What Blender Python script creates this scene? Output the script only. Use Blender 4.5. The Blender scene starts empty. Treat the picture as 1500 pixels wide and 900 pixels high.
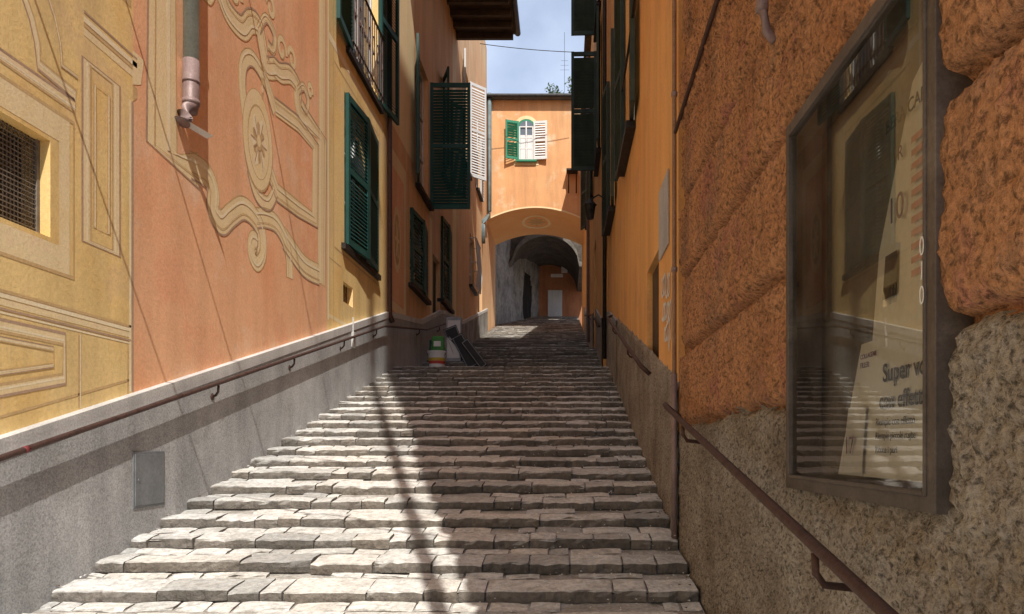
import bpy, math, random
from mathutils import Vector, Matrix, noise
random.seed(7)
scene = bpy.context.scene
COL = scene.collection

# ------------------------------------------------------------------ helpers
PAR = []
def link(o, parent=None):
    COL.objects.link(o)
    if parent is not None: PAR.append((o, parent))
    return o
def tag(o, label, category, group=None, kind=None):
    o["label"] = label; o["category"] = category
    if group: o["group"] = group
    if kind: o["kind"] = kind
    return o
def empty(name, loc, label, category, group=None, kind=None):
    o = bpy.data.objects.new(name, None); o.location = loc; o.empty_display_size = .2
    link(o); return tag(o, label, category, group, kind)

class MB:
    def __init__(s): s.v=[]; s.f=[]; s.m=[]; s.t=[]
    def vert(s,p,t=0.5): s.v.append(tuple(p)); s.t.append(t); return len(s.v)-1
    def face(s,idx,mi=0): s.f.append(tuple(idx)); s.m.append(mi)
    def quad(s,a,b,c,d,mi=0,t=.5):
        i=[s.vert(p,t) for p in (a,b,c,d)]; s.face(i,mi)
    def box(s,x0,x1,y0,y1,z0,z1,mi=0,t=.5,M=None):
        P=[(x0,y0,z0),(x1,y0,z0),(x1,y1,z0),(x0,y1,z0),(x0,y0,z1),(x1,y0,z1),(x1,y1,z1),(x0,y1,z1)]
        if M is not None: P=[tuple(M@Vector(p)) for p in P]
        b=[s.vert(p,t) for p in P]
        for q in ((0,3,2,1),(4,5,6,7),(0,1,5,4),(1,2,6,5),(2,3,7,6),(3,0,4,7)):
            s.face([b[k] for k in q],mi)
    def tube(s,pts,r,n=8,mi=0,caps=True):
        pts=[Vector(p) for p in pts]; rings=[]
        rs = r if isinstance(r,(list,tuple)) else [r]*len(pts)
        for i,p in enumerate(pts):
            if i==0: d=pts[1]-p
            elif i==len(pts)-1: d=p-pts[i-1]
            else: d=(pts[i+1]-p).normalized()+(p-pts[i-1]).normalized()
            d.normalize()
            up=Vector((0,0,1)) if abs(d.z)<.9 else Vector((0,1,0))
            a=d.cross(up).normalized(); b=d.cross(a).normalized()
            rings.append([s.vert(p+rs[i]*(math.cos(2*math.pi*k/n)*a+math.sin(2*math.pi*k/n)*b)) for k in range(n)])
        for i in range(len(rings)-1):
            for k in range(n):
                s.face((rings[i][k],rings[i][(k+1)%n],rings[i+1][(k+1)%n],rings[i+1][k]),mi)
        if caps:
            s.face(rings[0][::-1],mi); s.face(rings[-1],mi)
    def lathe(s,c,prof,n=20,mi=0):
        rings=[]
        for r,z in prof:
            rings.append([s.vert((c[0]+r*math.cos(2*math.pi*k/n),c[1]+r*math.sin(2*math.pi*k/n),c[2]+z)) for k in range(n)])
        for i in range(len(rings)-1):
            for k in range(n):
                s.face((rings[i][k],rings[i][(k+1)%n],rings[i+1][(k+1)%n],rings[i+1][k]),mi)
    def mesh(s,name,mats,smooth=False):
        me=bpy.data.meshes.new(name); me.from_pydata(s.v,[],s.f)
        for m in mats: me.materials.append(m)
        me.polygons.foreach_set("material_index",s.m)
        if smooth: me.polygons.foreach_set("use_smooth",[True]*len(s.f))
        a=me.attributes.new("tint",'FLOAT','POINT'); a.data.foreach_set("value",s.t)
        me.update(); return me
    def obj(s,name,mats,parent=None,smooth=False,bevel=0):
        o=bpy.data.objects.new(name,s.mesh(name,mats,smooth))
        if bevel:
            b=o.modifiers.new("bevel",'BEVEL'); b.width=bevel; b.segments=2; b.limit_method='ANGLE'
        return link(o,parent)

def mat(name,c1,c2,c3=None,scale=2.,rough=.85,bump=.3,bscale=60.,fine=.3,streak=0.,metallic=0.,spec=.3,
        pits=0.,pscale=60.,tint=False,riser=0.,dist=.01,patch=None,pamt=.5,patch2=None,p2amt=.5,p2scale=1.,speck=0.):
    m=bpy.data.materials.new(name); m.use_nodes=True; nt=m.node_tree; N=nt.nodes; L=nt.links
    bs=N["Principled BSDF"]; bs.inputs["Roughness"].default_value=rough; bs.inputs["Metallic"].default_value=metallic
    bs.inputs["Specular IOR Level"].default_value=spec
    tc=N.new("ShaderNodeTexCoord").outputs["Object"]
    def nz(sc,det=4,r=.6,vec=tc):
        n=N.new("ShaderNodeTexNoise"); n.inputs["Scale"].default_value=sc; n.inputs["Detail"].default_value=det
        n.inputs["Roughness"].default_value=r; L.new(vec,n.inputs["Vector"]); return n.outputs["Fac"]
    def ramp(fac,stops):
        r=N.new("ShaderNodeValToRGB"); L.new(fac,r.inputs["Fac"]); e=r.color_ramp.elements
        while len(e)<len(stops): e.new(.5)
        for el,(p,c) in zip(e,stops):
            el.position=p; el.color=(c[0],c[1],c[2],1) if isinstance(c,(tuple,list)) else (c,c,c,1)
        return r.outputs["Color"]
    def mix(mode,fac,a,b):
        x=N.new("ShaderNodeMixRGB"); x.blend_type=mode
        if isinstance(fac,float): x.inputs[0].default_value=fac
        else: L.new(fac,x.inputs[0])
        for k,s in ((1,a),(2,b)):
            if isinstance(s,tuple): x.inputs[k].default_value=(*s,1)
            else: L.new(s,x.inputs[k])
        return x.outputs[0]
    stops=[(.33,c1),(.67,c2)] if c3 is None else [(.3,c1),(.5,c2),(.7,c3)]
    col=ramp(nz(scale),stops)
    if tint:
        at=N.new("ShaderNodeAttribute"); at.attribute_name="tint"
        tcol=ramp(at.outputs["Fac"],[(0,(.58,.58,.57)),(.3,(.86,.85,.82)),(.6,(1,.99,.97)),(1,(.98,.93,.86))])
        col=mix('MULTIPLY',1.,col,tcol)
    if patch:
        col=mix('MIX',ramp(nz(scale*.6+.7,6,.7),[(.54,0.),(.66,pamt)]),col,patch)
    if patch2:
        col=mix('MIX',ramp(nz(p2scale,5,.65),[(.55,0.),(.62,p2amt)]),col,patch2)
    if fine: col=mix('MULTIPLY',fine,col,ramp(nz(bscale,3,.7),[(.3,.25),(.62,1.)]))
    if streak:
        mp=N.new("ShaderNodeMapping"); L.new(tc,mp.inputs["Vector"]); mp.inputs["Scale"].default_value=(1,1,.15)
        col=mix('MULTIPLY',streak,col,ramp(nz(3.5,5,.65,mp.outputs[0]),[(.32,.3),(.58,1.)]))
    h=nz(bscale,4,.7) if bump else None
    if pits:
        pn=nz(pscale*.7,4,.75)
        col=mix('MULTIPLY',.9,col,ramp(pn,[(.36,1.-pits),(.52,1.)]))
        mm=N.new("ShaderNodeMath"); mm.operation='ADD'; L.new(h,mm.inputs[0]); L.new(pn,mm.inputs[1]); h=mm.outputs[0]
    if speck:
        col=mix('MIX',ramp(nz(140,2,.5),[(.66,0.),(.70,speck)]),col,(.85,.82,.76))
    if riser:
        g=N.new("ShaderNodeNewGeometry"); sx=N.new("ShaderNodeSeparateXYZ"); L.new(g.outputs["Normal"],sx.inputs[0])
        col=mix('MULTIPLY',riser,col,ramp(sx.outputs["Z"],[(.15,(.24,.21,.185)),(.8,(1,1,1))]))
    L.new(col,bs.inputs["Base Color"])
    if bump:
        b=N.new("ShaderNodeBump"); b.inputs["Strength"].default_value=bump; b.inputs["Distance"].default_value=dist
        L.new(h,b.inputs["Height"]); L.new(b.outputs["Normal"],bs.inputs["Normal"])
    return m

# ------------------------------------------------------------------ materials
m_yellow=mat("yellow_plaster",(.92,.60,.22),(.95,.69,.30),(.93,.66,.31),1.3,bump=.35,bscale=55,fine=.22,streak=.3,dist=.006,patch2=(.84,.58,.33),p2amt=.4,p2scale=2.3)
m_pink=mat("salmon_plaster",(.93,.45,.23),(.96,.54,.30),(.94,.50,.27),1.1,bump=.35,bscale=55,fine=.22,streak=.2,dist=.006,patch=(.96,.67,.47),pamt=.6,patch2=(.88,.38,.21),p2amt=.4,p2scale=1.7)
m_cream=mat("cream_paint",(.92,.70,.38),(.95,.77,.46),None,5,bump=.35,bscale=60,fine=.2,streak=.15,dist=.005,patch2=(.92,.60,.36),p2amt=.35,p2scale=5)
m_ochre=mat("ochre_line_paint",(.62,.41,.19),(.72,.49,.24),None,6,bump=.3,bscale=60,fine=.25,dist=.005)
m_pale=mat("pale_line_paint",(.95,.82,.56),(.93,.76,.48),None,6,bump=.3,bscale=60,fine=.2,dist=.005)
m_mauve=mat("mauve_line_paint",(.46,.31,.21),(.56,.37,.25),None,6,bump=.3,bscale=60,fine=.25,dist=.005)
m_greyplinth=mat("grey_stucco",(.44,.44,.435),(.60,.59,.58),None,2,bump=.7,bscale=110,fine=.7,streak=.35,dist=.008,patch2=(.40,.39,.37),p2amt=.5,p2scale=1.6)
m_greytop=mat("smooth_cement",(.64,.62,.59),(.76,.74,.70),None,3,bump=.4,bscale=90,fine=.45,streak=.3,dist=.005)
m_red=mat("ochre_red_plaster",(.82,.47,.24),(.86,.55,.29),None,1.2,bump=.3,bscale=50,fine=.25,streak=.3,patch2=(.84,.62,.36),p2amt=.6,p2scale=.9)
m_orange=mat("orange_plaster",(.88,.42,.14),(.93,.51,.18),(.90,.46,.16),.9,bump=.3,bscale=50,fine=.2,streak=.3,dist=.006,patch2=(.72,.38,.18),p2amt=.55,p2scale=1.3)
m_orange2=mat("pale_orange_plaster",(.76,.38,.17),(.82,.45,.21),None,1,bump=.3,bscale=30,fine=.15,streak=.3,patch=(.84,.66,.45),pamt=.7)
m_soffit=mat("vault_plaster",(.84,.43,.17),(.88,.50,.21),None,1.5,bump=.2,bscale=30,fine=.15)
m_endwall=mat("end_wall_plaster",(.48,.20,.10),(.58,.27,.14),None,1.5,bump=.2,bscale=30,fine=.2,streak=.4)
m_boss=mat("rusticated_orange_stone",(.60,.27,.125),(.75,.37,.18),(.67,.315,.15),2.2,bump=1.,bscale=70,fine=.6,pits=.76,pscale=75,streak=.3,dist=.014,patch=(.42,.25,.17),pamt=.7,patch2=(.60,.24,.185),p2amt=.65,p2scale=2.6)
m_rough=mat("pebbledash",(.38,.31,.245),(.56,.475,.39),(.70,.62,.53),3.5,bump=1.,bscale=95,fine=.6,pits=.82,pscale=95,streak=.25,dist=.015)
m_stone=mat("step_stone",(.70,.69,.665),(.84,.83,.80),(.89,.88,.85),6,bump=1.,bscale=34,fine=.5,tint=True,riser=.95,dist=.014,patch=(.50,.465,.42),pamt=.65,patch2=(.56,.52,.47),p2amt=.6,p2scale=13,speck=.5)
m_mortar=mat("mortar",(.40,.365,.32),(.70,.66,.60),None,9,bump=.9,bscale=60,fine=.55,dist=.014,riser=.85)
m_oldstone=mat("old_stone_wall",(.20,.19,.175),(.36,.34,.31),(.46,.44,.40),2.2,bump=1,bscale=9,fine=.4,streak=.5,dist=.05)
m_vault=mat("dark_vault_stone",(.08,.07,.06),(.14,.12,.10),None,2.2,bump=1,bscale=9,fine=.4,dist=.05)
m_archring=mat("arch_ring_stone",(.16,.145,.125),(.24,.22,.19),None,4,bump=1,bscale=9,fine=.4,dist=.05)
m_ground=mat("paving",(.22,.21,.19),(.32,.30,.27),None,2,bump=.4)
m_green=mat("green_shutter_paint",(.010,.065,.055),(.018,.088,.074),None,4,rough=.5,bump=.15,bscale=90,fine=.25,streak=.3,dist=.003)
m_greenold=mat("weathered_green_paint",(.03,.05,.04),(.06,.085,.065),None,4,rough=.65,bump=.2,bscale=90,fine=.35,streak=.4,dist=.003)
m_brightgreen=mat("bright_green_paint",(.03,.22,.12),(.04,.27,.15),None,4,rough=.5,bump=.1)
m_white=mat("white_paint",(.70,.69,.66),(.80,.79,.76),None,3,rough=.6,bump=.1,fine=.1)
m_greyshut=mat("grey_white_shutter_paint",(.62,.60,.58),(.72,.70,.68),None,3,rough=.6,bump=.1,fine=.15)
m_plate=mat("grey_plate_paint",(.50,.50,.52),(.60,.60,.62),None,5,rough=.6,bump=.1,fine=.3,streak=.5)
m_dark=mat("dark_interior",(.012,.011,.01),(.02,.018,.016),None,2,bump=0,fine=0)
m_iron=mat("rusty_iron",(.055,.032,.026),(.11,.06,.048),(.08,.055,.048),18,rough=.6,bump=.5,bscale=120,fine=.4,metallic=.3,dist=.003)
m_mesh=mat("dusty_wire",(.16,.13,.10),(.24,.20,.16),None,14,rough=.7,bump=0,fine=.2)
m_irondark=mat("dark_iron",(.02,.018,.016),(.05,.04,.035),None,12,rough=.55,bump=.3,metallic=.4)
m_redpaint=mat("worn_red_paint",(.12,.03,.03),(.26,.04,.045),None,30,rough=.6,bump=.2)
m_pipe=mat("pale_green_pipe",(.46,.54,.48),(.58,.65,.59),None,8,rough=.55,bump=.1,streak=.4,bscale=80,fine=.3)
m_copper=mat("old_copper_pipe",(.26,.18,.17),(.36,.26,.24),None,9,rough=.5,bump=.15,bscale=80,fine=.3,metallic=.2)
m_rustpipe=mat("rust_orange_pipe",(.40,.20,.11),(.52,.30,.18),None,9,rough=.6,bump=.15,bscale=80,fine=.4,streak=.4)
m_bluepipe=mat("grey_blue_pipe",(.13,.18,.19),(.20,.26,.27),None,6,rough=.5,bump=.1)
m_box=mat("grey_metal_hatch",(.18,.19,.20),(.26,.27,.28),None,5,rough=.5,bump=.15,metallic=.2,streak=.3)
m_wood=mat("dark_eave_wood",(.08,.05,.03),(.14,.09,.05),None,5,rough=.8,bump=.3)
m_slate=mat("slate_roof",(.10,.10,.11),(.17,.17,.18),None,5,rough=.7,bump=.4)
m_caseframe=mat("bronze_case_frame",(.085,.068,.056),(.15,.12,.10),None,7,rough=.5,bump=.25,bscale=120,fine=.35,metallic=.2,dist=.002,patch=(.24,.20,.165),pamt=.5)
m_caseback=mat("case_back_board",(.16,.135,.11),(.26,.225,.185),None,5,rough=.8,bump=.1,streak=.4)
m_paper=mat("poster_paper",(.88,.86,.81),(.92,.90,.86),None,6,rough=.7,bump=.05,fine=.1,streak=.12)
m_pinkpaper=mat("faded_pink_print",(.70,.32,.28),(.78,.44,.39),None,5,rough=.7,bump=0,fine=.1)
m_ink=mat("dark_print_ink",(.04,.035,.035),(.06,.055,.055),None,5,rough=.7,bump=0,fine=0)
m_purple=mat("violet_print_ink",(.16,.05,.15),(.22,.08,.20),None,5,rough=.7,bump=0,fine=0)
m_chalk=mat("white_graffiti_paint",(.78,.76,.72),(.84,.82,.78),None,9,rough=.7,bump=0,fine=.2)
m_black=mat("black_panel",(.015,.015,.018),(.035,.035,.04),None,8,rough=.35,bump=.2,bscale=12,fine=0,dist=.01)
m_greenbag=mat("green_bag_plastic",(.05,.22,.05),(.09,.30,.07),None,12,rough=.45,bump=.4,bscale=14,fine=.1,dist=.02)
m_plastic=mat("white_bucket_plastic",(.70,.70,.68),(.78,.78,.75),None,8,rough=.4,bump=.05,fine=.1)
m_yel=mat("yellow_label_print",(.60,.42,.05),(.65,.48,.08),None,8,rough=.5,bump=0,fine=.1)
m_redlab=mat("red_label_print",(.50,.05,.04),(.58,.08,.06),None,8,rough=.5,bump=0,fine=.1)
m_greyboard=mat("grey_board",(.28,.29,.31),(.38,.39,.41),None,5,rough=.6,bump=.1)
m_leaf=mat("foliage",(.04,.075,.02),(.11,.14,.04),None,2,rough=.6,bump=0,fine=.2)
m_bark=mat("bark",(.08,.06,.04),(.14,.10,.07),None,6,bump=.5)
m_pane=mat("window_pane",(.10,.12,.14),(.16,.18,.20),None,3,rough=.08,bump=0,fine=0,spec=.8)
m_bluedoor=mat("pale_blue_door_paint",(.76,.82,.88),(.84,.88,.92),None,4,rough=.5,bump=.1,fine=.2,streak=.3)

def glass_mat():
    m=bpy.data.materials.new("case_glass"); m.use_nodes=True; N=m.node_tree.nodes; L=m.node_tree.links
    for n in list(N): N.remove(n)
    out=N.new("ShaderNodeOutputMaterial"); mx=N.new("ShaderNodeMixShader"); tr=N.new("ShaderNodeBsdfTransparent"); gl=N.new("ShaderNodeBsdfGlossy")
    gl.inputs["Roughness"].default_value=.01; gl.inputs["Color"].default_value=(.94,.95,.93,1); tr.inputs["Color"].default_value=(.97,.97,.96,1)
    df=N.new("ShaderNodeBsdfDiffuse"); df.inputs["Color"].default_value=(.5,.46,.40,1)
    m2=N.new("ShaderNodeMixShader"); tc=N.new("ShaderNodeTexCoord"); nz=N.new("ShaderNodeTexNoise"); nz.inputs["Scale"].default_value=6; nz.inputs["Detail"].default_value=8
    L.new(tc.outputs["Object"],nz.inputs["Vector"]); rp=N.new("ShaderNodeMapRange"); L.new(nz.outputs["Fac"],rp.inputs[0])
    rp.inputs[1].default_value=.35; rp.inputs[2].default_value=.8; rp.inputs[3].default_value=.01; rp.inputs[4].default_value=.14
    L.new(rp.outputs[0],m2.inputs[0]); L.new(tr.outputs[0],m2.inputs[1]); L.new(df.outputs[0],m2.inputs[2])
    lw=N.new("ShaderNodeLayerWeight"); lw.inputs["Blend"].default_value=.41
    L.new(lw.outputs["Fresnel"],mx.inputs[0]); L.new(m2.outputs[0],mx.inputs[1]); L.new(gl.outputs[0],mx.inputs[2]); L.new(mx.outputs[0],out.inputs[0])
    return m
m_glass=glass_mat()

# ------------------------------------------------------------------ generic builders
def house_wall(mb,X,side,Y0,Y1,Z0,Z1,ops,segs,depth=6.,rec=.16,dark=9):
    ys=sorted(set([Y0,Y1]+[o[0] for o in ops]+[o[1] for o in ops]+[s[0] for s in segs if Y0<s[0]<Y1]))
    zs=sorted(set([Z0,Z1]+[o[2] for o in ops]+[o[3] for o in ops]))
    def mi_at(y):
        for e,mi in segs:
            if y<e: return mi
        return segs[-1][1]
    xb=X-side*rec
    for i in range(len(ys)-1):
        for j in range(len(zs)-1):
            yc=(ys[i]+ys[i+1])/2; zc=(zs[j]+zs[j+1])/2
            if any(o[0]<yc<o[1] and o[2]<zc<o[3] for o in ops): continue
            mb.quad((X,ys[i],zs[j]),(X,ys[i+1],zs[j]),(X,ys[i+1],zs[j+1]),(X,ys[i],zs[j+1]),mi_at(yc))
    for o in ops:
        y0,y1,z0,z1=o[:4]; mi=mi_at((y0+y1)/2)
        mb.quad((X,y0,z0),(X,y1,z0),(xb,y1,z0),(xb,y0,z0),mi)
        mb.quad((X,y0,z1),(X,y1,z1),(xb,y1,z1),(xb,y0,z1),mi)
        mb.quad((X,y0,z0),(X,y0,z1),(xb,y0,z1),(xb,y0,z0),mi)
        mb.quad((X,y1,z0),(X,y1,z1),(xb,y1,z1),(xb,y1,z0),mi)
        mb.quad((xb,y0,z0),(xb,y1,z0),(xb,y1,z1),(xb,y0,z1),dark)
    xr=X-side*depth
    m0=mi_at(Y0); m1=mi_at(Y1-1e-3)
    mb.quad((X,Y0,Z0),(xr,Y0,Z0),(xr,Y0,Z1),(X,Y0,Z1),m0)
    mb.quad((X,Y1,Z0),(xr,Y1,Z0),(xr,Y1,Z1),(X,Y1,Z1),m1)
    mb.quad((xr,Y0,Z0),(xr,Y1,Z0),(xr,Y1,Z1),(xr,Y0,Z1),m0)
    mb.quad((X,Y0,Z1),(X,Y1,Z1),(xr,Y1,Z1),(xr,Y0,Z1),m0)

_sh={}
def shutter_mesh(w,h,m,pitch=.05):
    k=(round(w,3),round(h,3),m.name,pitch)
    if k in _sh: return _sh[k]
    mb=MB(); t=.02; st=.055
    mb.box(0,st,-t,t,0,h); mb.box(w-st,w,-t,t,0,h)
    rails=[0,h*.5-.04,h-.08] if h>1.2 else [0,h-.07]
    for r in rails: mb.box(st-.001,w-st+.001,-t*.9,t*.9,r,r+.075)
    z=.09; hw=min(.034,.66*pitch)
    while z<h-.1:
        if not any(r-.02<z<r+.09 for r in rails):
            M=Matrix.Translation((0,0,z))@Matrix.Rotation(math.radians(58),4,'X')
            mb.box(st-.002,w-st+.002,-hw,hw,-.0035,.0035,M=M)
        z+=pitch
    _sh[k]=mb.mesh("louvred_shutter",[m]); return _sh[k]
def shutter(w,h,m,loc,ang,parent,pitch=.05):
    o=bpy.data.objects.new("shutter",shutter_mesh(w,h,m,pitch)); o.location=loc; o.rotation_euler=(0,0,math.radians(ang))
    return link(o,parent)
def window_x(X,side,y0,y1,z0,z1,parent,shm,near=None,far=None,frame=m_white,pitch=.045,sillm=m_irondark,name="window",sill=True,rec=.12,sp=.09):
    mb=MB(); xi=X-side*rec; a,b=sorted((xi,xi+side*.04)); f=.05
    mb.box(a,b,y0,y0+f,z0,z1); mb.box(a,b,y1-f,y1,z0,z1); mb.box(a,b,y0+f,y1-f,z0,z0+f); mb.box(a,b,y0+f,y1-f,z1-f,z1)
    ym=(y0+y1)/2; mb.box(a,b,ym-.03,ym+.03,z0+f,z1-f)
    for q in (.33,.66):
        zz=z0+(z1-z0)*q; mb.box(a,b,y0+f,ym-.03,zz-.012,zz+.012); mb.box(a,b,ym+.03,y1-f,zz-.012,zz+.012)
    xc=(a+b)/2; mb.quad((xc,y0+f,z0+f),(xc,y1-f,z0+f),(xc,y1-f,z1-f),(xc,y0+f,z1-f),1)
    w=mb.obj(name,[frame,m_pane],parent)
    sw=(y1-y0)/2-.01; sh=z1-z0-.02; xh=X+side*.03
    if near is not None: shutter(sw,sh,shm,(xh,y0+.005,z0+.01),near,w,pitch)
    if far is not None: shutter(sw,sh,shm,(xh,y1-.005,z0+.01),far,w,pitch)
    if sill:
        s=MB(); a,b=sorted((X-side*.05,X+side*sp)); s.box(a,b,y0-.12,y1+.12,z0-.07,z0-.003); s.obj("sill",[sillm],w)
    return w

def catmull(P,n=6,closed=False):
    out=[]; N=len(P); rng=range(N if closed else N-1)
    for i in rng:
        g=lambda k: P[k%N] if closed else P[max(0,min(N-1,k))]
        p0,p1,p2,p3=g(i-1),g(i),g(i+1),g(i+2)
        for k in range(n):
            t=k/n
            out.append(tuple(.5*((2*p1[j])+(-p0[j]+p2[j])*t+(2*p0[j]-5*p1[j]+4*p2[j]-p3[j])*t*t+(-p0[j]+3*p1[j]-3*p2[j]+p3[j])*t**3) for j in (0,1)))
    out.append(P[0] if closed else P[-1]); return out
def ribbon(mb,P,w,X,mi,smooth=True,closed=False,creep=0.,n=6,taper=False,shift=0.):
    Q=catmull(P,n,closed) if smooth else (P+[P[0]] if closed else P)
    prev=None; N=len(Q)
    for i,(y,z) in enumerate(Q):
        a=Q[i-1] if i>0 else (Q[-2] if closed else Q[0]); b=Q[i+1] if i<N-1 else (Q[1] if closed else Q[-1])
        d=Vector((b[0]-a[0],b[1]-a[1])); 
        if d.length<1e-6: d=Vector((1,0))
        d.normalize(); nn=Vector((-d.y,d.x)); ww=w/2; k=1.
        if not smooth and 0<i<N-1:
            d1=Vector((y-a[0],z-a[1])).normalized(); d2=Vector((b[0]-y,b[1]-z)).normalized(); k=1/max(.4,math.sqrt(max(0,(1+d1.dot(d2))/2)))
        if closed and not smooth and i in (0,N-1): k=1.41
        if taper: k=.35+.65*math.sin(math.pi*min(1,max(0,(i+.5)/N)))
        x=X+creep*i; u=(ww+shift)*k; v=(ww-shift)*k
        cur=(mb.vert((x,y+nn.x*u,z+nn.y*u)),mb.vert((x,y-nn.x*v,z-nn.y*v)))
        if prev: mb.face((prev[0],prev[1],cur[1],cur[0]),mi)
        prev=cur
def disc(mb,c,ry,rz,X,mi,n=28):
    i=[mb.vert((X,c[0]+ry*math.cos(2*math.pi*k/n),c[1]+rz*math.sin(2*math.pi*k/n))) for k in range(n)]; mb.face(i,mi)

# ------------------------------------------------------------------ ground and stairs
g=MB(); g.quad((-300,-300,-1.25),(300,-300,-1.25),(300,300,-1.25),(-300,300,-1.25)); 
o=g.obj("ground",[m_ground]); tag(o,"grey paved ground around the old houses","ground",kind="structure")

NS=33; TR=10.58/NS
rows=[]
for i in range(-14,NS): rows.append((TR*i,.26*TR*i,TR,.030,True))
z=2.75
for k in range(5): rows.append((10.58+.444*k,z+.045*k,.444,.045,k==0))
for k in range(5): rows.append((12.8+.44*k,3.06+.118*k,.44,.03,True))
for k in range(6): rows.append((15.0+.5*k,3.62+.045*k,.5,.045,k==0))
for k in range(13): rows.append((18.0+.4615*k,3.98+.108*k,.4615,.025,True))
for k in range(22): rows.append((24.0+.48*k,5.38+.108*k,.48,.025,True))
XL,XR=-2.455,.648
st=MB()
def stone(x0,x1,y0,y1,zf,zb,th,t,det,jit):
    n=max(2,int((x1-x0)/.04)) if det else 2
    sd=random.random()*100; rings=[]
    skew=random.uniform(-.009,.009); yaw=random.uniform(-.016,.016); off=random.uniform(-.009,.009) if det else 0
    for i in range(n+1):
        x=x0+(x1-x0)*i/n; e=min(i,n-i)
        ed=.003 if e==0 else 0
        f=off+jit*noise.noise(Vector((x*3+sd,sd,y0*2)))*1.4+ 1.6*jit*noise.noise(Vector((x*22,sd,0)))+yaw*(i/n-.5)*(1 if det else .4)
        u=jit*.6*noise.noise(Vector((x*6,sd+9,y0*2)))+skew*(i/n-.5)
        c=.015*max(0,noise.noise(Vector((x*24,sd,4))))
        def mp(q): return (y0*(1-q)+y1*q, zf*(1-q)+zb*q+u+.008*noise.noise(Vector((x*14,q*5+sd,2)))-ed*.5)
        prof=[(y0+.004+f*.6+ed,zf-th),(y0+f*.9+ed+.010*noise.noise(Vector((x*18,sd,7))),zf-th*.5),(y0+f+.001+ed,zf-.005-ed-c),(y0+f+.004+c+ed,zf-.001+u-ed-c*.3),
              (y0+f+.02,zf+u-ed*.5)]+[mp(q) for q in (.35,.7)]+[(y1-.008,zb+u-ed),(y1-.003,zb-.010-ed),(y1,zb-.05)]
        rings.append([st.vert((x,a,b),t) for a,b in prof])
    m=len(rings[0])
    for i in range(n):
        for k in range(m-1): st.face((rings[i][k],rings[i+1][k],rings[i+1][k+1],rings[i][k+1]),0)
    st.face(rings[0],0); st.face(rings[-1][::-1],0)
for (y,z,d,r,nos) in rows:
    det = 0<y<16
    st.quad((XL,y+.022,z-.24),(XR,y+.022,z-.24),(XR,y+.022,z-.022),(XL,y+.022,z-.022),1)
    st.quad((XL,y+.024,z-.016),(XR,y+.024,z-.016),(XR,y+d+.03,z+r-.011),(XL,y+d+.03,z+r-.011),1)
    zone = .14+.07*random.random() if nos else 0
    jit=.016 if det else .006
    if nos:
        x=XL-.1*random.random()
        while x<XR-.02:
            L_=random.choice((random.uniform(.10,.22),random.uniform(.20,.40),random.uniform(.3,.65))); x1=min(XR,x+L_)
            if XR-x1<.10: x1=XR
            stone(max(XL,x)+.003,x1-.007,y,y+zone+random.uniform(-.03,.03),z+random.uniform(-.010,.005),z+r*zone/d,.054+random.uniform(0,.008),random.random(),det,jit)
            x=x1
    a=y+zone+.02; 
    if d-zone>.1:
        x=XL-.2*random.random()
        while x<XR-.02:
            L_=random.uniform(.08,.36); x1=min(XR,x+L_)
            if XR-x1<.1: x1=XR
            if random.random()<.84:
                stone(max(XL,x)+.007,x1-.007,a+.010+random.uniform(0,.025),y+d-.002,z+r*zone/d+random.uniform(-.007,.002),z+r+random.uniform(-.005,.002),.05,random.random(),det,jit*.6)
            x=x1
    st.quad((XL,y+.03,z-.6),(XL,y+d,z-.6),(XL,y+d,z+r-.05),(XL,y+.03,z-.05),1)
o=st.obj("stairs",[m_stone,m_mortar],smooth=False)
tag(o,"worn grey stone stairway climbing between the houses","stairs",kind="structure")

def gz(y):
    for (ry,z,d,r,n) in rows:
        if ry<=y<ry+d: return z+r*(y-ry)/d
    return .26*y

# ------------------------------------------------------------------ left painted house
LX=-2.5
A=empty("painted_house",(LX,4,0),"ochre and salmon house with painted baroque scroll decoration and green shutters","house")
mb=MB()
opsA=[(2.7,3.6,2.62,3.09),(8.38,8.76,3.25,3.48),(8.42,9.8,3.9,5.65),(8.6,9.95,6.2,8.6)]
house_wall(mb,LX,1,-4,10.4,-1.25,14,opsA,[(4.29,0),(7.8,1),(99,0)],dark=2)
mb.obj("wall",[m_yellow,m_pink,m_dark],A)
mb=MB()
def hfun(y):
    if y<10.6: return .26*y
    if y<12.8: return 2.756+.12*(y-10.6)
    if y<15: return 3.02+.27*(y-12.8)
    if y<18: return 3.61+.1*(y-15)
    return 3.91+.24*(y-18)
def plinth_x(mb,x0,x1,ya,yb,h,n=30,top=.08):
    dx=.006*(1 if x1>x0 else -1)
    for i in range(n):
        a=ya+(yb-ya)*i/n; b=ya+(yb-ya)*(i+1)/n
        z0,z1=hfun(a)+h,hfun(b)+h
        mb.quad((x1,a,hfun(a)-.5),(x1,b,hfun(b)-.5),(x1,b,z1-top),(x1,a,z0-top),0)
        mb.quad((x1+dx,a,z0-top),(x1+dx,b,z1-top),(x1+dx,b,z1),(x1+dx,a,z0),1)
        mb.quad((x1,a,z0-top),(x1,b,z1-top),(x1+dx,b,z1-top),(x1+dx,a,z0-top),1)
        mb.quad((x1+dx,a,z0),(x1+dx,b,z1),(x0,b,z1),(x0,a,z0),1)
plinth_x(mb,LX,-2.45,-4,10.4,.80)
mb.quad((LX,10.4,2),(-2.45,10.4,2),(-2.45,10.4,3.5),(LX,10.4,3.5),0)
mb.obj("plinth",[m_greyplinth,m_greytop],A)

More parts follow.
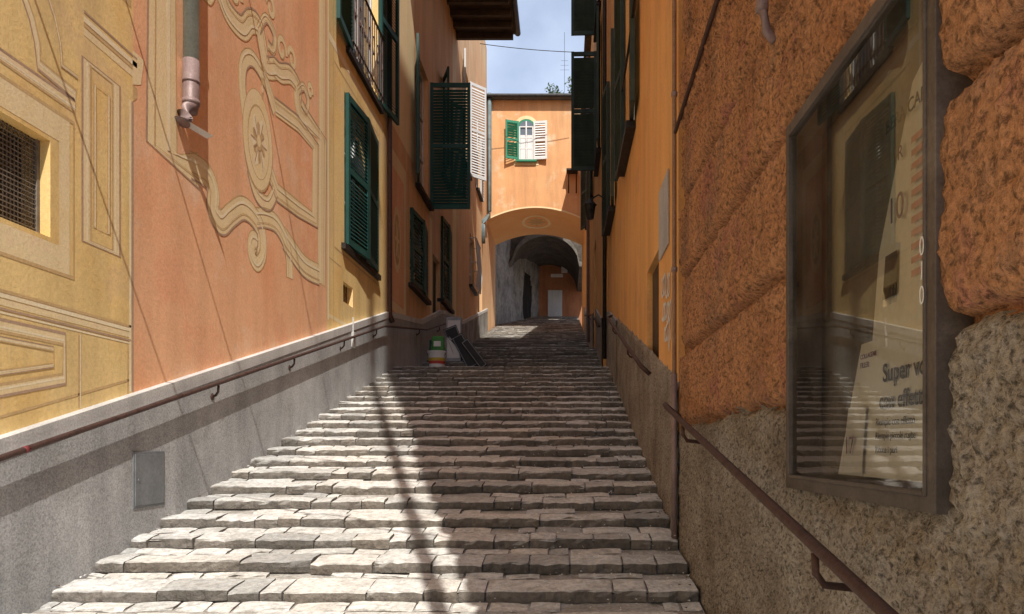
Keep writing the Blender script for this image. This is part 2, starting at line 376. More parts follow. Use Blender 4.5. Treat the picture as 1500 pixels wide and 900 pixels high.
# painted decoration  (slots 0 cream,1 ochre,2 pale,3 mauve,4 salmon)
def line_h(mb,y0,y1,z,w,off,mi): mb.quad((LX+off,y0,z-w/2),(LX+off,y1,z-w/2),(LX+off,y1,z+w/2),(LX+off,y0,z+w/2),mi)
def line_v(mb,y,z0,z1,w,off,mi): mb.quad((LX+off,y-w/2,z0),(LX+off,y+w/2,z0),(LX+off,y+w/2,z1),(LX+off,y-w/2,z1),mi)
pd=MB()
def framep(P,w,o=.0,close=True,smooth=False):
    o=o*.2
    ribbon(pd,P,w,LX+.0010+o,0,smooth,close)
    ribbon(pd,P,w*.20,LX+.0013+o,1,smooth,close,shift=w*.42)
    ribbon(pd,P,w*.16,LX+.0014+o,2,smooth,close,shift=w*.10)
    ribbon(pd,P,w*.20,LX+.0016+o,3,smooth,close,shift=-w*.40)
framep([(3.87,2.68),(4.13,2.68),(4.13,3.62),(3.87,3.62)],.06)
framep([(3.94,2.77),(4.06,2.77),(4.06,3.53),(3.94,3.53)],.018,.004)
ribbon(pd,[(2.6,2.53),(3.70,2.53),(3.70,3.18),(2.6,3.18)],.11,LX+.0010,0,False,True)
ribbon(pd,[(2.5,2.46),(3.77,2.46),(3.77,3.25),(2.5,3.25)],.014,LX+.0014,1,False,True)
framep([(2.6,3.95)]+[(2.9+.62*math.sin(t),3.42+.50*math.cos(t)) for t in [k*math.pi/16 for k in range(0,9)]]+[(3.78,3.40),(3.78,3.34),(2.6,3.34)],.05,close=False)
framep([(2.6,4.05)]+[(3.0+.68*math.sin(t),3.50+.55*math.cos(t)) for t in [k*math.pi/16 for k in range(0,9)]]+[(3.80,3.5)],.02,.004,close=False)
for z,w,mi in ((2.295,.014,1),(2.275,.02,2),(2.245,.03,0),(2.215,.010,3),(2.198,.010,2)): line_h(pd,-1,4.27,z,w,.001+.0002*mi,mi)
for z,w,mi in ((3.80,.02,1),(3.83,.03,2),(3.765,.04,0),(3.87,.012,3)): line_h(pd,3.85,4.33,z,w,.001+.0002*mi,mi)
line_h(pd,-1,4.27,4.15,.03,.001,1); line_h(pd,-1,4.27,4.20,.05,.0014,2)
pd.quad((LX+.0014,4.285,3.70),(LX+.0014,4.37,3.74),(LX+.0014,4.40,3.90),(LX+.0014,4.285,3.90),0)
pd.quad((LX+.0012,4.285,3.60),(LX+.0012,4.33,3.64),(LX+.0012,4.33,3.70),(LX+.0012,4.285,3.70),1)
framep([(3.0,1.79),(3.70,1.94),(3.70,2.14),(3.0,2.14)],.05)
framep([(2.9,1.85),(3.62,2.00),(3.62,2.08),(2.9,2.08)],.018,.004)
line_v(pd,3.81,1.80,2.18,.010,.0012,1); line_v(pd,3.822,1.80,2.18,.008,.0016,2)
line_v(pd,4.24,1.9,2.18,.012,.0012,1)
line_v(pd,4.285,1.92,3.60,.018,.0014,3); line_v(pd,4.262,1.92,3.60,.02,.0012,2)
ribbon(pd,[(3.0,1.66),(4.25,1.985)],.012,LX+.0012,1,False)
XO=LX+.001
orn=[[(4.60,6.6),(4.60,3.46),(5.06,3.49)],
     [(4.95,3.49),(5.18,3.50),(5.27,3.42),(5.27,3.29),(5.40,3.24),(5.56,3.35),(5.75,3.46),(5.95,3.46),(6.10,3.38),(6.12,3.22),(6.02,3.12),(5.93,3.17),(5.95,3.25),(6.03,3.25)],
     [(6.00,3.46),(6.20,3.52),(6.42,3.54),(6.62,3.46),(6.72,3.32),(6.74,3.14)],
     [(6.60,3.47),(6.85,3.40),(7.15,3.34),(7.55,3.36)],
     [(7.62,3.28),(7.64,4.78),(7.12,4.78)],
     [(7.18,4.76),(7.0,4.76),(6.93,4.86),(6.95,4.98),(6.75,5.00),(6.52,4.90),(6.35,4.88)],
     [(6.40,4.88),(6.22,4.80),(6.15,4.90),(6.06,5.04),(5.90,5.0),(5.75,4.86),(5.50,4.84),(5.30,4.95),(5.15,4.80),(5.12,5.3)],
     [(7.63,4.76),(7.64,7.5)],
     [(6.95,4.95),(7.10,5.06),(7.22,4.98),(7.16,4.86),(7.05,4.88)],
     [(6.05,5.02),(6.20,5.20),(6.38,5.16),(6.36,5.02),(6.24,5.00)],
     [(5.82,4.15),(5.74,4.42),(5.78,4.62),(5.95,4.72),(6.2,4.66),(6.40,4.50)],
     [(6.30,3.93),(6.45,3.82),(6.95,3.84),(7.42,3.88),(7.44,4.62),(6.95,4.64),(6.40,4.55)],
     [(5.88,3.82),(6.02,3.66),(6.25,3.66),(6.40,3.82)]]
wd=[.24,.18,.16,.21,.22,.17,.18,.20,.08,.08,.13,.15,.12]
for k,(P,w) in enumerate(zip(orn,wd)):
    sm=k not in (0,4,11)
    ribbon(pd,P,w,XO+k*.00004,0,sm,creep=1e-6,n=9)
    ribbon(pd,P,.008,XO+.0009+k*.00004,1,sm,creep=5e-7,n=9,shift=w*.5)
    ribbon(pd,P,.014,XO+.0015+k*.00004,3,sm,creep=5e-7,n=9,shift=-w*.5)
    ribbon(pd,P,w*.12,XO+.0021+k*.00004,2,sm,creep=5e-7,n=9,shift=w*.22)
    if k not in (10,12): ribbon(pd,P,w*.04,XO+.0024+k*.00004,1,sm,creep=5e-7,n=9,shift=-w*.25)
disc(pd,(6.04,4.10),.30,.41,XO+.0028,1); disc(pd,(6.04,4.105),.288,.396,XO+.0030,0); disc(pd,(6.05,4.09),.215,.30,XO+.0032,1); disc(pd,(6.052,4.085),.203,.287,XO+.0034,0)
for k in range(12):
    a=k*math.pi/6; r1=.17 if k%2==0 else .12
    ribbon(pd,[(6.05+.03*math.cos(a),4.09+.04*math.sin(a)),(6.05+r1*.6*math.cos(a+.25),4.09+1.35*r1*.6*math.sin(a+.25)),(6.05+r1*math.cos(a),4.09+1.35*r1*math.sin(a))],.07,XO+.0036+k*.0001,1 if k%2 else 2,True,taper=True)
    ribbon(pd,[(6.05+.05*math.cos(a),4.09+.06*math.sin(a)),(6.05+r1*.95*math.cos(a),4.09+1.3*r1*.95*math.sin(a))],.010,XO+.005+k*.0001,3,False)
disc(pd,(6.05,4.09),.05,.065,XO+.0065,1); disc(pd,(6.045,4.10),.035,.048,XO+.0068,0)
for (cy,cz,r,s) in ((6.55,5.12,.12,1),(6.80,5.16,.10,-1),(5.62,5.05,.12,1),(5.35,5.15,.10,-1),(7.28,5.1,.08,1),(6.30,5.34,.10,-1)):
    P=[(cy+s*r*(1-k/14)*math.cos(k*.62),cz+r*(1-k/14)*math.sin(k*.62)) for k in range(12)]
    ribbon(pd,P,.06,XO+.0008,1,True,creep=1e-6); ribbon(pd,P,.048,XO+.0014,0,True,creep=1e-6,shift=.004)
for k in range(6): disc(pd,(6.12,4.74-.06*k),.035-.004*k,.035,XO+.0032+.0002*k,0 if k%2 else 1,12)
for y,w,mi in ((7.80,.02,1),(7.84,.05,2),(8.02,.012,1),(10.02,.012,1)): line_v(pd,y,2.95,9,w,.001+.0002*mi,mi)
line_h(pd,7.85,8.3,3.62,.014,.001,1); line_h(pd,7.85,10.3,3.0,.04,.001,0)
for z in (3.78,5.80): line_h(pd,8.05,10.0,z,.02,.0012,1)
line_h(pd,7.86,10.2,5.98,.08,.0014,2)
pd.obj("painted_decoration",[m_cream,m_ochre,m_pale,m_mauve,m_pink],A)

mb=MB()
for k in range(38):
    y=2.72+k*.0235; mb.box(LX-.065,LX-.061,y-.0025,y+.0025,2.62,3.09)
for k in range(20):
    z=2.63+k*.0235; mb.box(LX-.060,LX-.056,2.7,3.6,z-.0025,z+.0025)
mb.box(LX-.07,LX-.05,3.58,3.6,2.62,3.09); 
mb.obj("window_grille",[m_mesh],A)
mb=MB(); mb.box(LX-.15,LX-.13,2.71,3.59,2.63,3.08); mb.obj("window",[m_wood],A)
window_x(LX,1,8.42,9.8,3.9,5.65,A,m_green,near=85,far=-85,sp=.05)
w2=window_x(LX,1,8.6,9.95,6.2,8.6,A,m_green,near=-86,far=82,sp=.05)
mb=MB()
for k in range(14):
    y=8.6+k*.104; mb.tube([(LX+.06,y,6.22),(LX+.06,y,7.1)],.008,5)
    if k%2==0:
        mb.tube([(LX+.06,y+.05+.045*math.cos(t),6.75+.12*math.sin(t)) for t in [q*.7 for q in range(10)]],.007,5)
mb.tube([(LX+.06,8.55,7.1),(LX+.06,10.0,7.1)],.016,6); mb.tube([(LX+.06,8.55,6.3),(LX+.06,10.0,6.3)],.01,6)
mb.obj("railing",[m_iron],w2)
mb=MB(); 
for k in range(4): mb.box(LX-.06,LX-.05,8.40+.09*k,8.42+.09*k,3.25,3.48)
mb.obj("vent_grille",[m_iron],A)

mb=MB(); px,py=-2.44,4.84
mb.tube([(px,py,13.5),(px,py,4.12)],.048,16,0)
mb.tube([(px,py,4.13),(px,py,3.84),(px-.005,py-.01,3.80),(px-.02,py-.04,3.75),(px-.03,py-.06,3.70)],[.050,.049,.050,.052,.052],16,1)
mb.tube([(px,py,3.87),(px,py,3.84)],.054,16,1)
for zz in (4.55,3.98): mb.tube([(px,py,zz),(px,py,zz+.02)],.054,16,1)
mb.quad((px-.04,py-.02,3.70),(px-.02,py-.10,3.72),(px+.12,py+.06,3.66),(px+.06,py+.09,3.655),2)
mb.obj("downpipe",[m_pipe,m_copper,m_greyshut],A,smooth=True)
mb=MB(); mb.tube([(-2.44,10.36,11),(-2.44,10.36,3.45),(-2.40,10.36,3.35)],.035,10); mb.obj("downpipe",[m_iron],A,smooth=True)

H=empty("utility_hatch",(-2.45,4.35,1.25),"small grey metal utility hatch set in the grey plinth","utility hatch")
mb=MB(); mb.box(-2.47,-2.445,4.20,4.53,1.245,1.575)
mb.obj("frame",[m_box],H,bevel=.003)
mb=MB(); mb.box(-2.45,-2.441,4.215,4.515,1.262,1.558); 
mb.tube([(-2.441,4.245,1.41),(-2.436,4.245,1.41)],.010,10)
mb.obj("door",[m_box],H,bevel=.002)
H=empty("junction_box",(-2.45,8.6,3),"small cream junction box on the grey plinth","junction box")
mb=MB(); mb.box(-2.452,-2.42,8.52,8.60,2.75,2.93); mb.obj("box",[m_greytop],H,bevel=.006)
mb=MB(); mb.tube([(-2.44,8.56,2.93),(-2.44,8.56,3.10)],.008,6); mb.obj("conduit",[m_greytop],H)

# ------------------------------------------------------------------ handrails
def handrail(pts,wallx,brk,label,red=None,r=.017):
    E=empty("handrail",(pts[0][0],pts[0][1],pts[0][2]),label,"handrail",group="iron handrails along the stairway walls")
    mb=MB(); mb.tube(pts,r,12); 
    if red: 
        a,b=Vector(red[0]),Vector(red[1]); mb.tube([a,b],r+.001,12,1)
    mb.obj("rail",[m_iron,m_redpaint],E,smooth=True)
    for (x,y,z) in brk:
        s=1 if wallx>x else -1
        mb=MB(); mb.tube([(x,y,z-.015),(x,y-.005,z-.06),(x+s*.02,y,z-.085),(wallx,y,z-.095)],.009,8)
        mb.tube([(wallx+ -s*.004,y,z-.095),(wallx,y,z-.095)],.026,10)
        mb.obj("bracket",[m_iron],E,smooth=True)
    return E
def lz(y): return 1.556+.2466*(y-3.17)
rx=-2.405
handrail([(rx,-3,lz(-3)),(rx,3.2,lz(3.2)),(rx,6.9,lz(6.9)),(rx,9.9,lz(9.9)),(rx,10.3,lz(9.9)+.06),(rx,13.0,3.66),(rx,15,4.1)],-2.45,
  [(rx,y,lz(y)) for y in (1.2,3.0,5.15,6.6,8.1,9.5)]+[(rx,12.3,3.56),(rx,14.3,3.93)],"rusty round iron handrail on a salmon and ochre wall",red=((rx,3.29,lz(3.29)),(rx,3.32,lz(3.32))),r=.0145)
def rz(y): return 1.316+.184*(y-1.257)
handrail([(.645,4.07,1.76),(.60,4.10,1.80),(.555,4.06,1.832),(.55,3.95,rz(3.95)),(.55,1.257,rz(1.257)),(.55,.0,rz(0))],.66,
  [(.55,3.42,rz(3.42)),(.55,1.62,rz(1.62)),(.55,.4,rz(.4))],"rusty iron handrail with curled end on a rough stone wall",r=.014)
handrail([(.64,5.5,2.14),(.575,5.5,2.20),(.57,5.75,2.27),(.57,9.7,3.30),(.64,9.75,3.33)],.66,
  [(.57,6.6,2.49),(.57,8.6,3.01)],"dark iron handrail on an orange plaster wall")
handrail([(.57,11.9,3.55),(.57,15,4.28),(.57,20.5,5.25),(.64,20.6,5.25)],.66,
  [(.57,13,3.80),(.57,17,4.63)],"dark iron handrail beside the upper steps")

# ------------------------------------------------------------------ left house B and house C
B=empty("ochre_house",(LX,13,2.5),"ochre plastered house with deep wooden eave and green shutters","house")
mb=MB()
house_wall(mb,LX,1,10.4,17.2,-1.25,11.2,[(12.55,13.62,6.05,8.35),(12.0,13.35,4.25,5.5),(15.0,16.2,4.6,6.3),(15.2,16.2,7.2,9.2),(14.1,14.9,3.3,5.3)],[(99,0)],dark=2)
mb.obj("wall",[m_red,m_yellow,m_dark],B)
mb=MB(); plinth_x(mb,LX,-2.452,10.41,17.19,.78,20); mb.obj("plinth",[m_greyplinth,m_greytop],B)
pb=MB()
def pv(y0,y1,z0,z1,mi,off=.002): pb.quad((LX+off,y0,z0),(LX+off,y1,z0),(LX+off,y1,z1),(LX+off,y0,z1),mi)
pv(10.5,11.7,5.7,5.95,0); pv(10.5,11.7,3.60,3.74,0); pv(10.5,10.66,3.74,5.7,0); pv(11.54,11.7,3.74,5.7,0); pv(10.67,11.53,3.75,5.69,2,.0012)
disc(pb,(11.07,4.7),.26,.5,LX+.003,0); disc(pb,(11.07,4.7),.18,.38,LX+.004,1)
for k in range(6):
    a=k*math.pi/3; ribbon(pb,[(11.07,4.7),(11.07+.14*math.cos(a),4.7+.30*math.sin(a))],.06,LX+.005+.0003*k,0,False)
pv(11.75,17.1,5.95,6.0,1); pv(16.6,17.15,3.9,11,0,.0025); pv(10.5,12.3,6.3,11,0,.0022); pv(13.75,14.0,3.4,5.9,0,.0022)
pb.obj("painted_decoration",[m_cream,m_ochre,m_pink],B)
wb=window_x(LX,1,12.55,13.62,6.05,8.35,B,m_green,near=-80,far=None,pitch=.055)
shutter(.74,2.33,m_green,(LX+.03,13.67,6.0),0,wb,.055)
window_x(LX,1,12.0,13.35,4.25,5.5,B,m_green,near=85,far=-84,pitch=.06)
window_x(LX,1,15.0,16.2,4.6,6.3,B,m_green,near=86,far=-85,pitch=.07)
window_x(LX,1,15.2,16.2,7.2,9.2,B,m_green,near=-70,far=60,pitch=.07)
mb=MB(); mb.box(LX-.12,LX-.08,14.12,14.88,3.3,5.28); mb.obj("door",[m_greenold],B)
mb=MB(); mb.box(LX-3,-1.13,10.1,17.25,11.22,11.36)
for k in range(16):
    y=10.25+k*.46; mb.box(LX+.0,-1.18,y,y+.09,11.08,11.21)
mb.obj("eave",[m_wood],B)
mb=MB(); mb.tube([(-1.08,10.1,11.27),(-1.08,17.3,11.27)],.07,10); mb.obj("gutter",[m_irondark],B,smooth=True)

C=empty("cream_house",(LX,20,4),"narrow cream house with pale grey louvred shutters beside the archway","house")
mb=MB()
house_wall(mb,LX,1,17.2,23.99,-1.25,14.5,[(18.3,19.4,8.7,11.2),(19.6,20.6,5.9,7.3),(21.6,22.6,4.95,7.0),(21.2,22.0,9.0,10.8)],[(99,0)],dark=1)
mb.obj("wall",[m_red,m_dark],C)
mb=MB(); mb.box(LX-6,LX,24.0,27.0,-1.25,12.84); mb.obj("rear_wall",[m_red],C)
window_x(LX,1,18.3,19.4,8.7,11.2,C,m_greyshut,near=-80,far=45,pitch=.07)
wc2=window_x(LX,1,19.6,20.6,5.9,7.3,C,m_greyshut,near=None,far=None)
mb=MB()
for k in range(10): mb.tube([(LX+.18,19.6+.11*k,5.85),(LX+.22,19.6+.11*k,6.3),(LX+.16,19.6+.11*k,7.15)],.012,5)
for zz in (5.88,6.5,7.14): mb.tube([(LX,19.58,zz),(LX+.18,19.58,zz),(LX+.18,20.62,zz),(LX,20.62,zz)],.014,5)
mb.obj("railing",[m_greyshut],wc2)
window_x(LX,1,21.2,22.0,9.0,10.8,C,m_greyshut,near=-85,far=84,pitch=.08)
mb=MB(); mb.box(LX-.14,LX-.08,21.62,22.58,4.95,6.98); mb.obj("door",[m_wood],C)
mb=MB(); plinth_x(mb,LX,-2.46,17.21,23.9,.75,14); mb.obj("plinth",[m_oldstone,m_greytop],C)
mb=MB(); mb.tube([(-2.40,23.85,13.0),(-2.40,23.85,9.2),(-2.42,23.7,9.0),(-2.46,22.6,8.5),(-2.46,22.5,8.35),(-2.46,22.5,7.8)],.065,10); mb.obj("downpipe",[m_bluepipe],C,smooth=True)

# ------------------------------------------------------------------ arch building
AB=empty("arched_bridge_house",(-.9,25,8.6),"orange house bridging the stairway on a shallow arch","house")
mb=MB(); n=28
def az(x): return 9.36-.40*((x+.92)/1.58)**2
xs=[LX+(.66-LX)*i/n for i in range(n+1)]
for i in range(n):
    a,b=xs[i],xs[i+1]
    mb.quad((a,24,az(a)),(b,24,az(b)),(b,24,12.85),(a,24,12.85),0)
    mb.quad((a,27,az(a)),(b,27,az(b)),(b,27,12.85),(a,27,12.85),0)
    mb.quad((a,24,az(a)),(b,24,az(b)),(b,27,az(b)),(a,27,az(a)),1)
mb.quad((LX,24,12.85),(.66,24,12.85),(.66,27,12.85),(LX,27,12.85),0)
mb.obj("wall",[m_orange2,m_soffit],AB)
mb=MB()
for i in range(n):
    a,b=xs[i],xs[i+1]
    mb.quad((a,23.992,az(a)),(b,23.992,az(b)),(b,23.992,az(b)+.05),(a,23.992,az(a)+.05),0)
    mb.quad((a,23.992,az(a)),(b,23.992,az(b)),(b,24,az(b)-.004),(a,24,az(a)-.004),0)
mb.obj("arch_moulding",[m_cream],AB)
mb=MB()
for k in range(24):
    t0,t1=k*math.pi/12,(k+1)*math.pi/12; P=[]
    for t,f in ((t0,1),(t1,1),(t1,.82),(t0,.82)):
        x=-.95+.50*f*math.cos(t); P.append((x,25.5+.75*f*math.sin(t),az(x)-.006))
    mb.quad(*P,0)
mb.obj("painted_ring",[m_cream],AB)
mb=MB(); c0=mb.vert((-.95,25.5,az(-.95)-.008))
for k in range(8):
    a=k*math.pi/4
    mb.face([c0]+[mb.vert((-.95+.33*r*math.cos(a+da),25.5+.5*r*math.sin(a+da),az(-.95+.33*r*math.cos(a+da))-.008)) for da,r in ((-.3,.6),(0,1),(.3,.6))],0)
mb.obj("painted_rosette",[m_ochre],AB)
mb=MB(); mb.box(LX,.70,23.8,27.1,12.86,12.98); mb.box(LX+.1,.6,24.2,26.9,12.98,13.1); mb.obj("roof",[m_slate],AB)
mb=MB(); mb.tube([(LX,23.75,12.88),(.66,23.75,12.88)],.05,8); mb.obj("gutter",[m_irondark],AB)
cx=-1.22; w0,w1=cx-.24,cx+.24; z0,z1=10.90,11.95
seg=12
def archpts(hw,zb,zt,rise): 
    return [(cx-hw,zb),(cx+hw,zb)]+[(cx+hw*math.cos(t),zt+rise*math.sin(t)) for t in [k*math.pi/seg for k in range(seg+1)]]
mb=MB()
P=archpts(.40,z0-.16,z1,.40); mb.face([mb.vert((x,23.988,z)) for x,z in P],2)
P=archpts(.30,z0-.05,z1,.29); mb.face([mb.vert((x,23.982,z)) for x,z in P],0)
P=archpts(.235,z0,z1,.22); mb.face([mb.vert((x,23.976,z)) for x,z in P],1)
wfo=mb.obj("window",[m_brightgreen,m_pane,m_cream],AB)
mb=MB()
for a,b in ((-.235,-.195),(.195,.235),(-.02,.02)): mb.box(cx+a,cx+b,23.94,23.972,z0,z1+(.2 if abs(a)<.1 else .03))
for zz in (z0,z0+.35,z0+.70,z1): mb.box(cx-.195,cx+.195,23.943,23.97,zz,zz+.035)
mb.box(cx-.19,cx-.03,23.95,23.968,z0+.04,z0+.8); mb.box(cx+.03,cx+.19,23.95,23.968,z0+.04,z0+.8)
mb.obj("frame",[m_white],wfo)
mb=MB(); mb.box(cx-.34,cx+.34,23.88,23.96,z0-.07,z0-.01); mb.obj("sill",[m_brightgreen],wfo)
o=bpy.data.objects.new("shutter",shutter_mesh(.44,1.24,m_brightgreen,.08)); o.location=(w0,23.93,z0); o.rotation_euler=(0,0,math.radians(180+18)); link(o,wfo)
o=bpy.data.objects.new("shutter",shutter_mesh(.44,1.24,m_white,.08)); o.location=(w1,23.93,z0); o.rotation_euler=(0,0,math.radians(-8)); link(o,wfo)
mb=MB(); mb.box(.08,.45,23.6,23.98,10.45,10.5); mb.tube([(.15,23.7,10.45),(.15,23.9,9.8)],.02,6); mb.tube([(.4,23.7,10.45),(.4,23.9,9.8)],.02,6)
mb.obj("wall_bracket",[m_irondark],AB)

# ------------------------------------------------------------------ passage beyond
S=empty("old_stone_wall",(-2,30,6),"weathered grey stone wall with a small arched doorway","wall")
mb=MB(); p0=Vector((-2.62,27.0,0)); p1=Vector((-1.10,34.2,0)); nseg=60; nz=34
def sw(u,z,off=0):
    p=p0.lerp(p1,u); d=.07*noise.noise(Vector((u*14,z*1.4,3)))+.04*noise.noise(Vector((u*40,z*4,7)))
    return (p.x+.0+d+off,p.y,z)
ids={}
for i in range(nseg+1):
    for j in range(nz+1): ids[i,j]=mb.vert(sw(i/nseg,4.5+j*.2))
def indoor(u,z):
    c=.69; return (abs(u-c)<.09 and z<8.6) or ((u-c)**2/.09**2+(z-8.6)**2/.5**2<1 and z>=8.6)
for i in range(nseg):
    for j in range(nz):
        u=(i+.5)/nseg; z=4.6+j*.2
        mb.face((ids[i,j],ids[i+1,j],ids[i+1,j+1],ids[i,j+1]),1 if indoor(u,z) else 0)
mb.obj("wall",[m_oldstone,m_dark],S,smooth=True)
E_=empty("end_house",(-.3,34,7.4),"brownish orange house closing the stairway with a pale blue door","house")
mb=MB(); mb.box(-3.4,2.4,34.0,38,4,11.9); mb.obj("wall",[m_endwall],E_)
mb=MB(); mb.box(-.74,-.08,33.95,33.998,7.56,8.80); mb.box(-.43,-.39,33.94,33.952,7.56,8.78)
for q in range(3): 
    for xx in (-.71,-.37): mb.box(xx,xx+.26,33.935,33.952,7.62+q*.39,7.95+q*.39)
mb.obj("door",[m_bluedoor],E_)
mb=MB(); mb.box(-.60,-.05,33.95,33.998,9.40,9.55); mb.obj("wall_plaque",[m_paper],E_)
mb=MB(); mb.box(-.12,.16,33.7,33.99,9.60,9.85); mb.obj("lamp_box",[m_white],E_)
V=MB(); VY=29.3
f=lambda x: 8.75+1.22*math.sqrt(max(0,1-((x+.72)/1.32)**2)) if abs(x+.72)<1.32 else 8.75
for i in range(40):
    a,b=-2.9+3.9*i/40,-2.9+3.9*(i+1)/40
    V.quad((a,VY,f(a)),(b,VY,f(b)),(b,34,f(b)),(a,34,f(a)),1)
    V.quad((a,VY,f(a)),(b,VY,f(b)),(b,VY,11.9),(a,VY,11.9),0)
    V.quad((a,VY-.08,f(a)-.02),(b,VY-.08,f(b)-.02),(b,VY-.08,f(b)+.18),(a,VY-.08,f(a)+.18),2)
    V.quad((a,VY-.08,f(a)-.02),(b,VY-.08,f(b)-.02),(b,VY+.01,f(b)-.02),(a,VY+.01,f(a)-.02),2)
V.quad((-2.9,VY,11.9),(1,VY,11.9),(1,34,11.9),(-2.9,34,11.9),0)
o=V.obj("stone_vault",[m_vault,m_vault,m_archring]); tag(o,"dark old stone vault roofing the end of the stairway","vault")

# ------------------------------------------------------------------ right houses
RX=.66
R=empty("orange_house",(RX,3,0),"tall orange house with rusticated stone base and pebbledash plinth","house")
mb=MB(); X1=.70
house_wall(mb,RX+.05,-1,-.05,4.25,-1.25,20,[(1.20,2.16,1.43,2.54)],[(99,0)],dark=1,rec=.12)
mb.obj("backing_wall",[m_boss,m_dark],R)
mb=MB()
opsR=[(5.14,5.86,2.17,2.98),(6.9,7.9,4.6,6.7)]
house_wall(mb,RX,-1,4.251,9.0,-1.25,20,opsR,[(99,0)],dark=1)
mb.obj("wall",[m_orange,m_dark],R)

def smooth(t): t=max(0,min(1,t)); return t*t*(3-2*t)
def zb(y): 
    b=1.72+ .09*smooth((1.45-y)/.2)
    return b+.034*noise.noise(Vector((y*5,3.3,0)))+.018*noise.noise(Vector((y*25,3.3,0)))
ys=[]; y=-.04
while y<.5: ys.append(y); y+=.04
while y<4.25: ys.append(y); y+=max(.006,.0060*y)
ys.append(4.25)
zs=[]; z=-.6
while z<.6: zs.append(z); z+=.06
while z<3.7: zs.append(z); z+=.010
while z<9: zs.append(z); z+=.1
def surf(y,z):
    base=zb(y)
    nr=1-.45*smooth((1.5-y)/.3)
    if z<base:
        h=.038+.008*noise.noise(Vector((y*9,z*9,1)))+.012*noise.noise(Vector((y*34,z*34,5)))+.011*noise.noise(Vector((y*75,z*75,9)))
        e=(base-z); h*=.45+.55*smooth(e/.025) 
        return h
    off=.0 if y>1.6 else .09
    c=(z-1.72-off)/.40; k=math.floor(c); fz=(c-k)*.40; ez=min(fz,.40-fz)
    joint=4.12 if k%2==0 else 4.05
    if y>joint: return .006*noise.noise(Vector((y*20,z*20,2)))
    ey=min(abs(y-joint),abs(y-.2))
    wob=.010*noise.noise(Vector((y*10,z*10,8)))+.007*noise.noise(Vector((y*40,z*40,8)))
    e=min(ez,ey)+wob
    h=.056*(.7*smooth((e-.012)/.012)+.3*smooth((e-.012)/.045))
    h+=nr*(.004*noise.noise(Vector((y*5,z*5,k)))+.011*noise.noise(Vector((y*18,z*18,k+4)))+.014*noise.noise(Vector((y*42,z*42,k+4)))+.008*noise.noise(Vector((y*100,z*100,k+4))))*smooth(e/.03)
    return h
mb=MB(); idx={}
for i,y in enumerate(ys):
    for j,z in enumerate(zs): idx[i,j]=mb.vert((X1-.004-surf(y,z),y,z))
CY0,CY1,CZ0,CZ1=1.255,2.10,1.485,2.505
for i in range(len(ys)-1):
    for j in range(len(zs)-1):
        yc=(ys[i]+ys[i+1])/2; zc=(zs[j]+zs[j+1])/2
        if CY0+.02<yc<CY1-.02 and CZ0+.02<zc<CZ1-.02: continue
        mb.face((idx[i,j],idx[i+1,j],idx[i+1,j+1],idx[i,j+1]),1 if zc<zb(yc) else 0)
mb.obj("rusticated_wall",[m_boss,m_rough],R,smooth=True)
mb=MB(); yy=[4.2+.03*i for i in range(161)]; idx={}
for i,y in enumerate(yy):
    hh=.88-.05*smooth((y-5)/4)+.03*noise.noise(Vector((y*5,1,1)))+.02*noise.noise(Vector((y*19,1,1)))
    for j in range(40):
        t=j/39; z=.26*y-.12+t*(hh+.12)
        h=.014+.006*noise.noise(Vector((y*10,z*10,1)))+.008*noise.noise(Vector((y*30,z*30,5)))
        if j==39: h=0
        idx[i,j]=mb.vert((RX-h,y,z))
for i in range(160):
    for j in range(39): mb.face((idx[i,j],idx[i+1,j],idx[i+1,j+1],idx[i,j+1]),0)
mb.obj("plinth",[m_rough],R,smooth=True)
window_x(RX,-1,6.9,7.9,4.6,6.7,R,m_greenold,near=-94,far=95)
mb=MB(); mb.tube([(.63,4.22,19),(.63,4.22,2.0)],.013,10,0); mb.tube([(.63,4.22,2.02),(.63,4.22,1.05)],.017,10,1)
for q in (2.6,3.6,5,6.4): mb.tube([(.63,4.22,q),(.63,4.22,q+.025)],.018,10,1)
mb.obj("downpipe",[m_rustpipe,m_copper],R,smooth=True)
mb=MB(); mb.tube([(.63,4.18,3.38),(.625,3.3,3.41),(.62,2.0,3.46)],.011,8); mb.obj("conduit",[m_iron],R,smooth=True)
mb=MB(); mb.tube([(.60,2.24,6),(.60,2.24,2.93),(.615,2.24,2.86),(.64,2.24,2.83)],.015,10); mb.tube([(.60,2.24,2.95),(.60,2.24,2.92)],.020,10); mb.obj("conduit",[m_copper],R,smooth=True)
mb=MB(); mb.tube([(.66,4.9,5.1),(.60,5.2,5.2),(.59,6.2,5.35),(.60,6.8,5.3),(.64,8.9,5.5)],.012,6); mb.obj("cable_run",[m_irondark],R,smooth=True)

P_=MB(); P_.box(.648,.657,4.62,5.06,2.87,3.34)
o=P_.obj("blank_wall_plate",[m_plate],bevel=.003); tag(o,"pale grey flat metal plate fixed on orange plaster","sign")
rnd=random.Random(4)
mb=MB()
for (cy,cz,sy,sz,turns,ph) in ((4.86,2.66,.10,.07,2.3,0),(4.66,2.62,.09,.08,2.0,1),(4.80,2.48,.12,.06,2.6,2),(4.60,2.44,.08,.07,1.8,.5),(4.74,2.33,.09,.05,2.1,3)):
    P=[]
    for k in range(16):
        t=turns*2*math.pi*k/15+ph; P.append((cy-sy*.6+1.2*sy*k/15+sy*.55*math.cos(t),cz+sz*math.sin(t)*(1-.3*rnd.random())))
    ribbon(mb,P,.022,.6565,0,True,creep=-6e-5,n=5)
ribbon(mb,[(4.55,2.26),(4.57,2.40),(4.60,2.20),(4.63,2.30)],.018,.655,0,True,creep=-5e-5)
o=mb.obj("wall_graffiti",[m_chalk]); tag(o,"white scrawled graffiti sprayed on orange plaster","graffiti")
mb=MB(); mb.box(.70,.78,5.16,5.84,2.19,2.96); mb.obj("niche_panel",[m_wood],R)

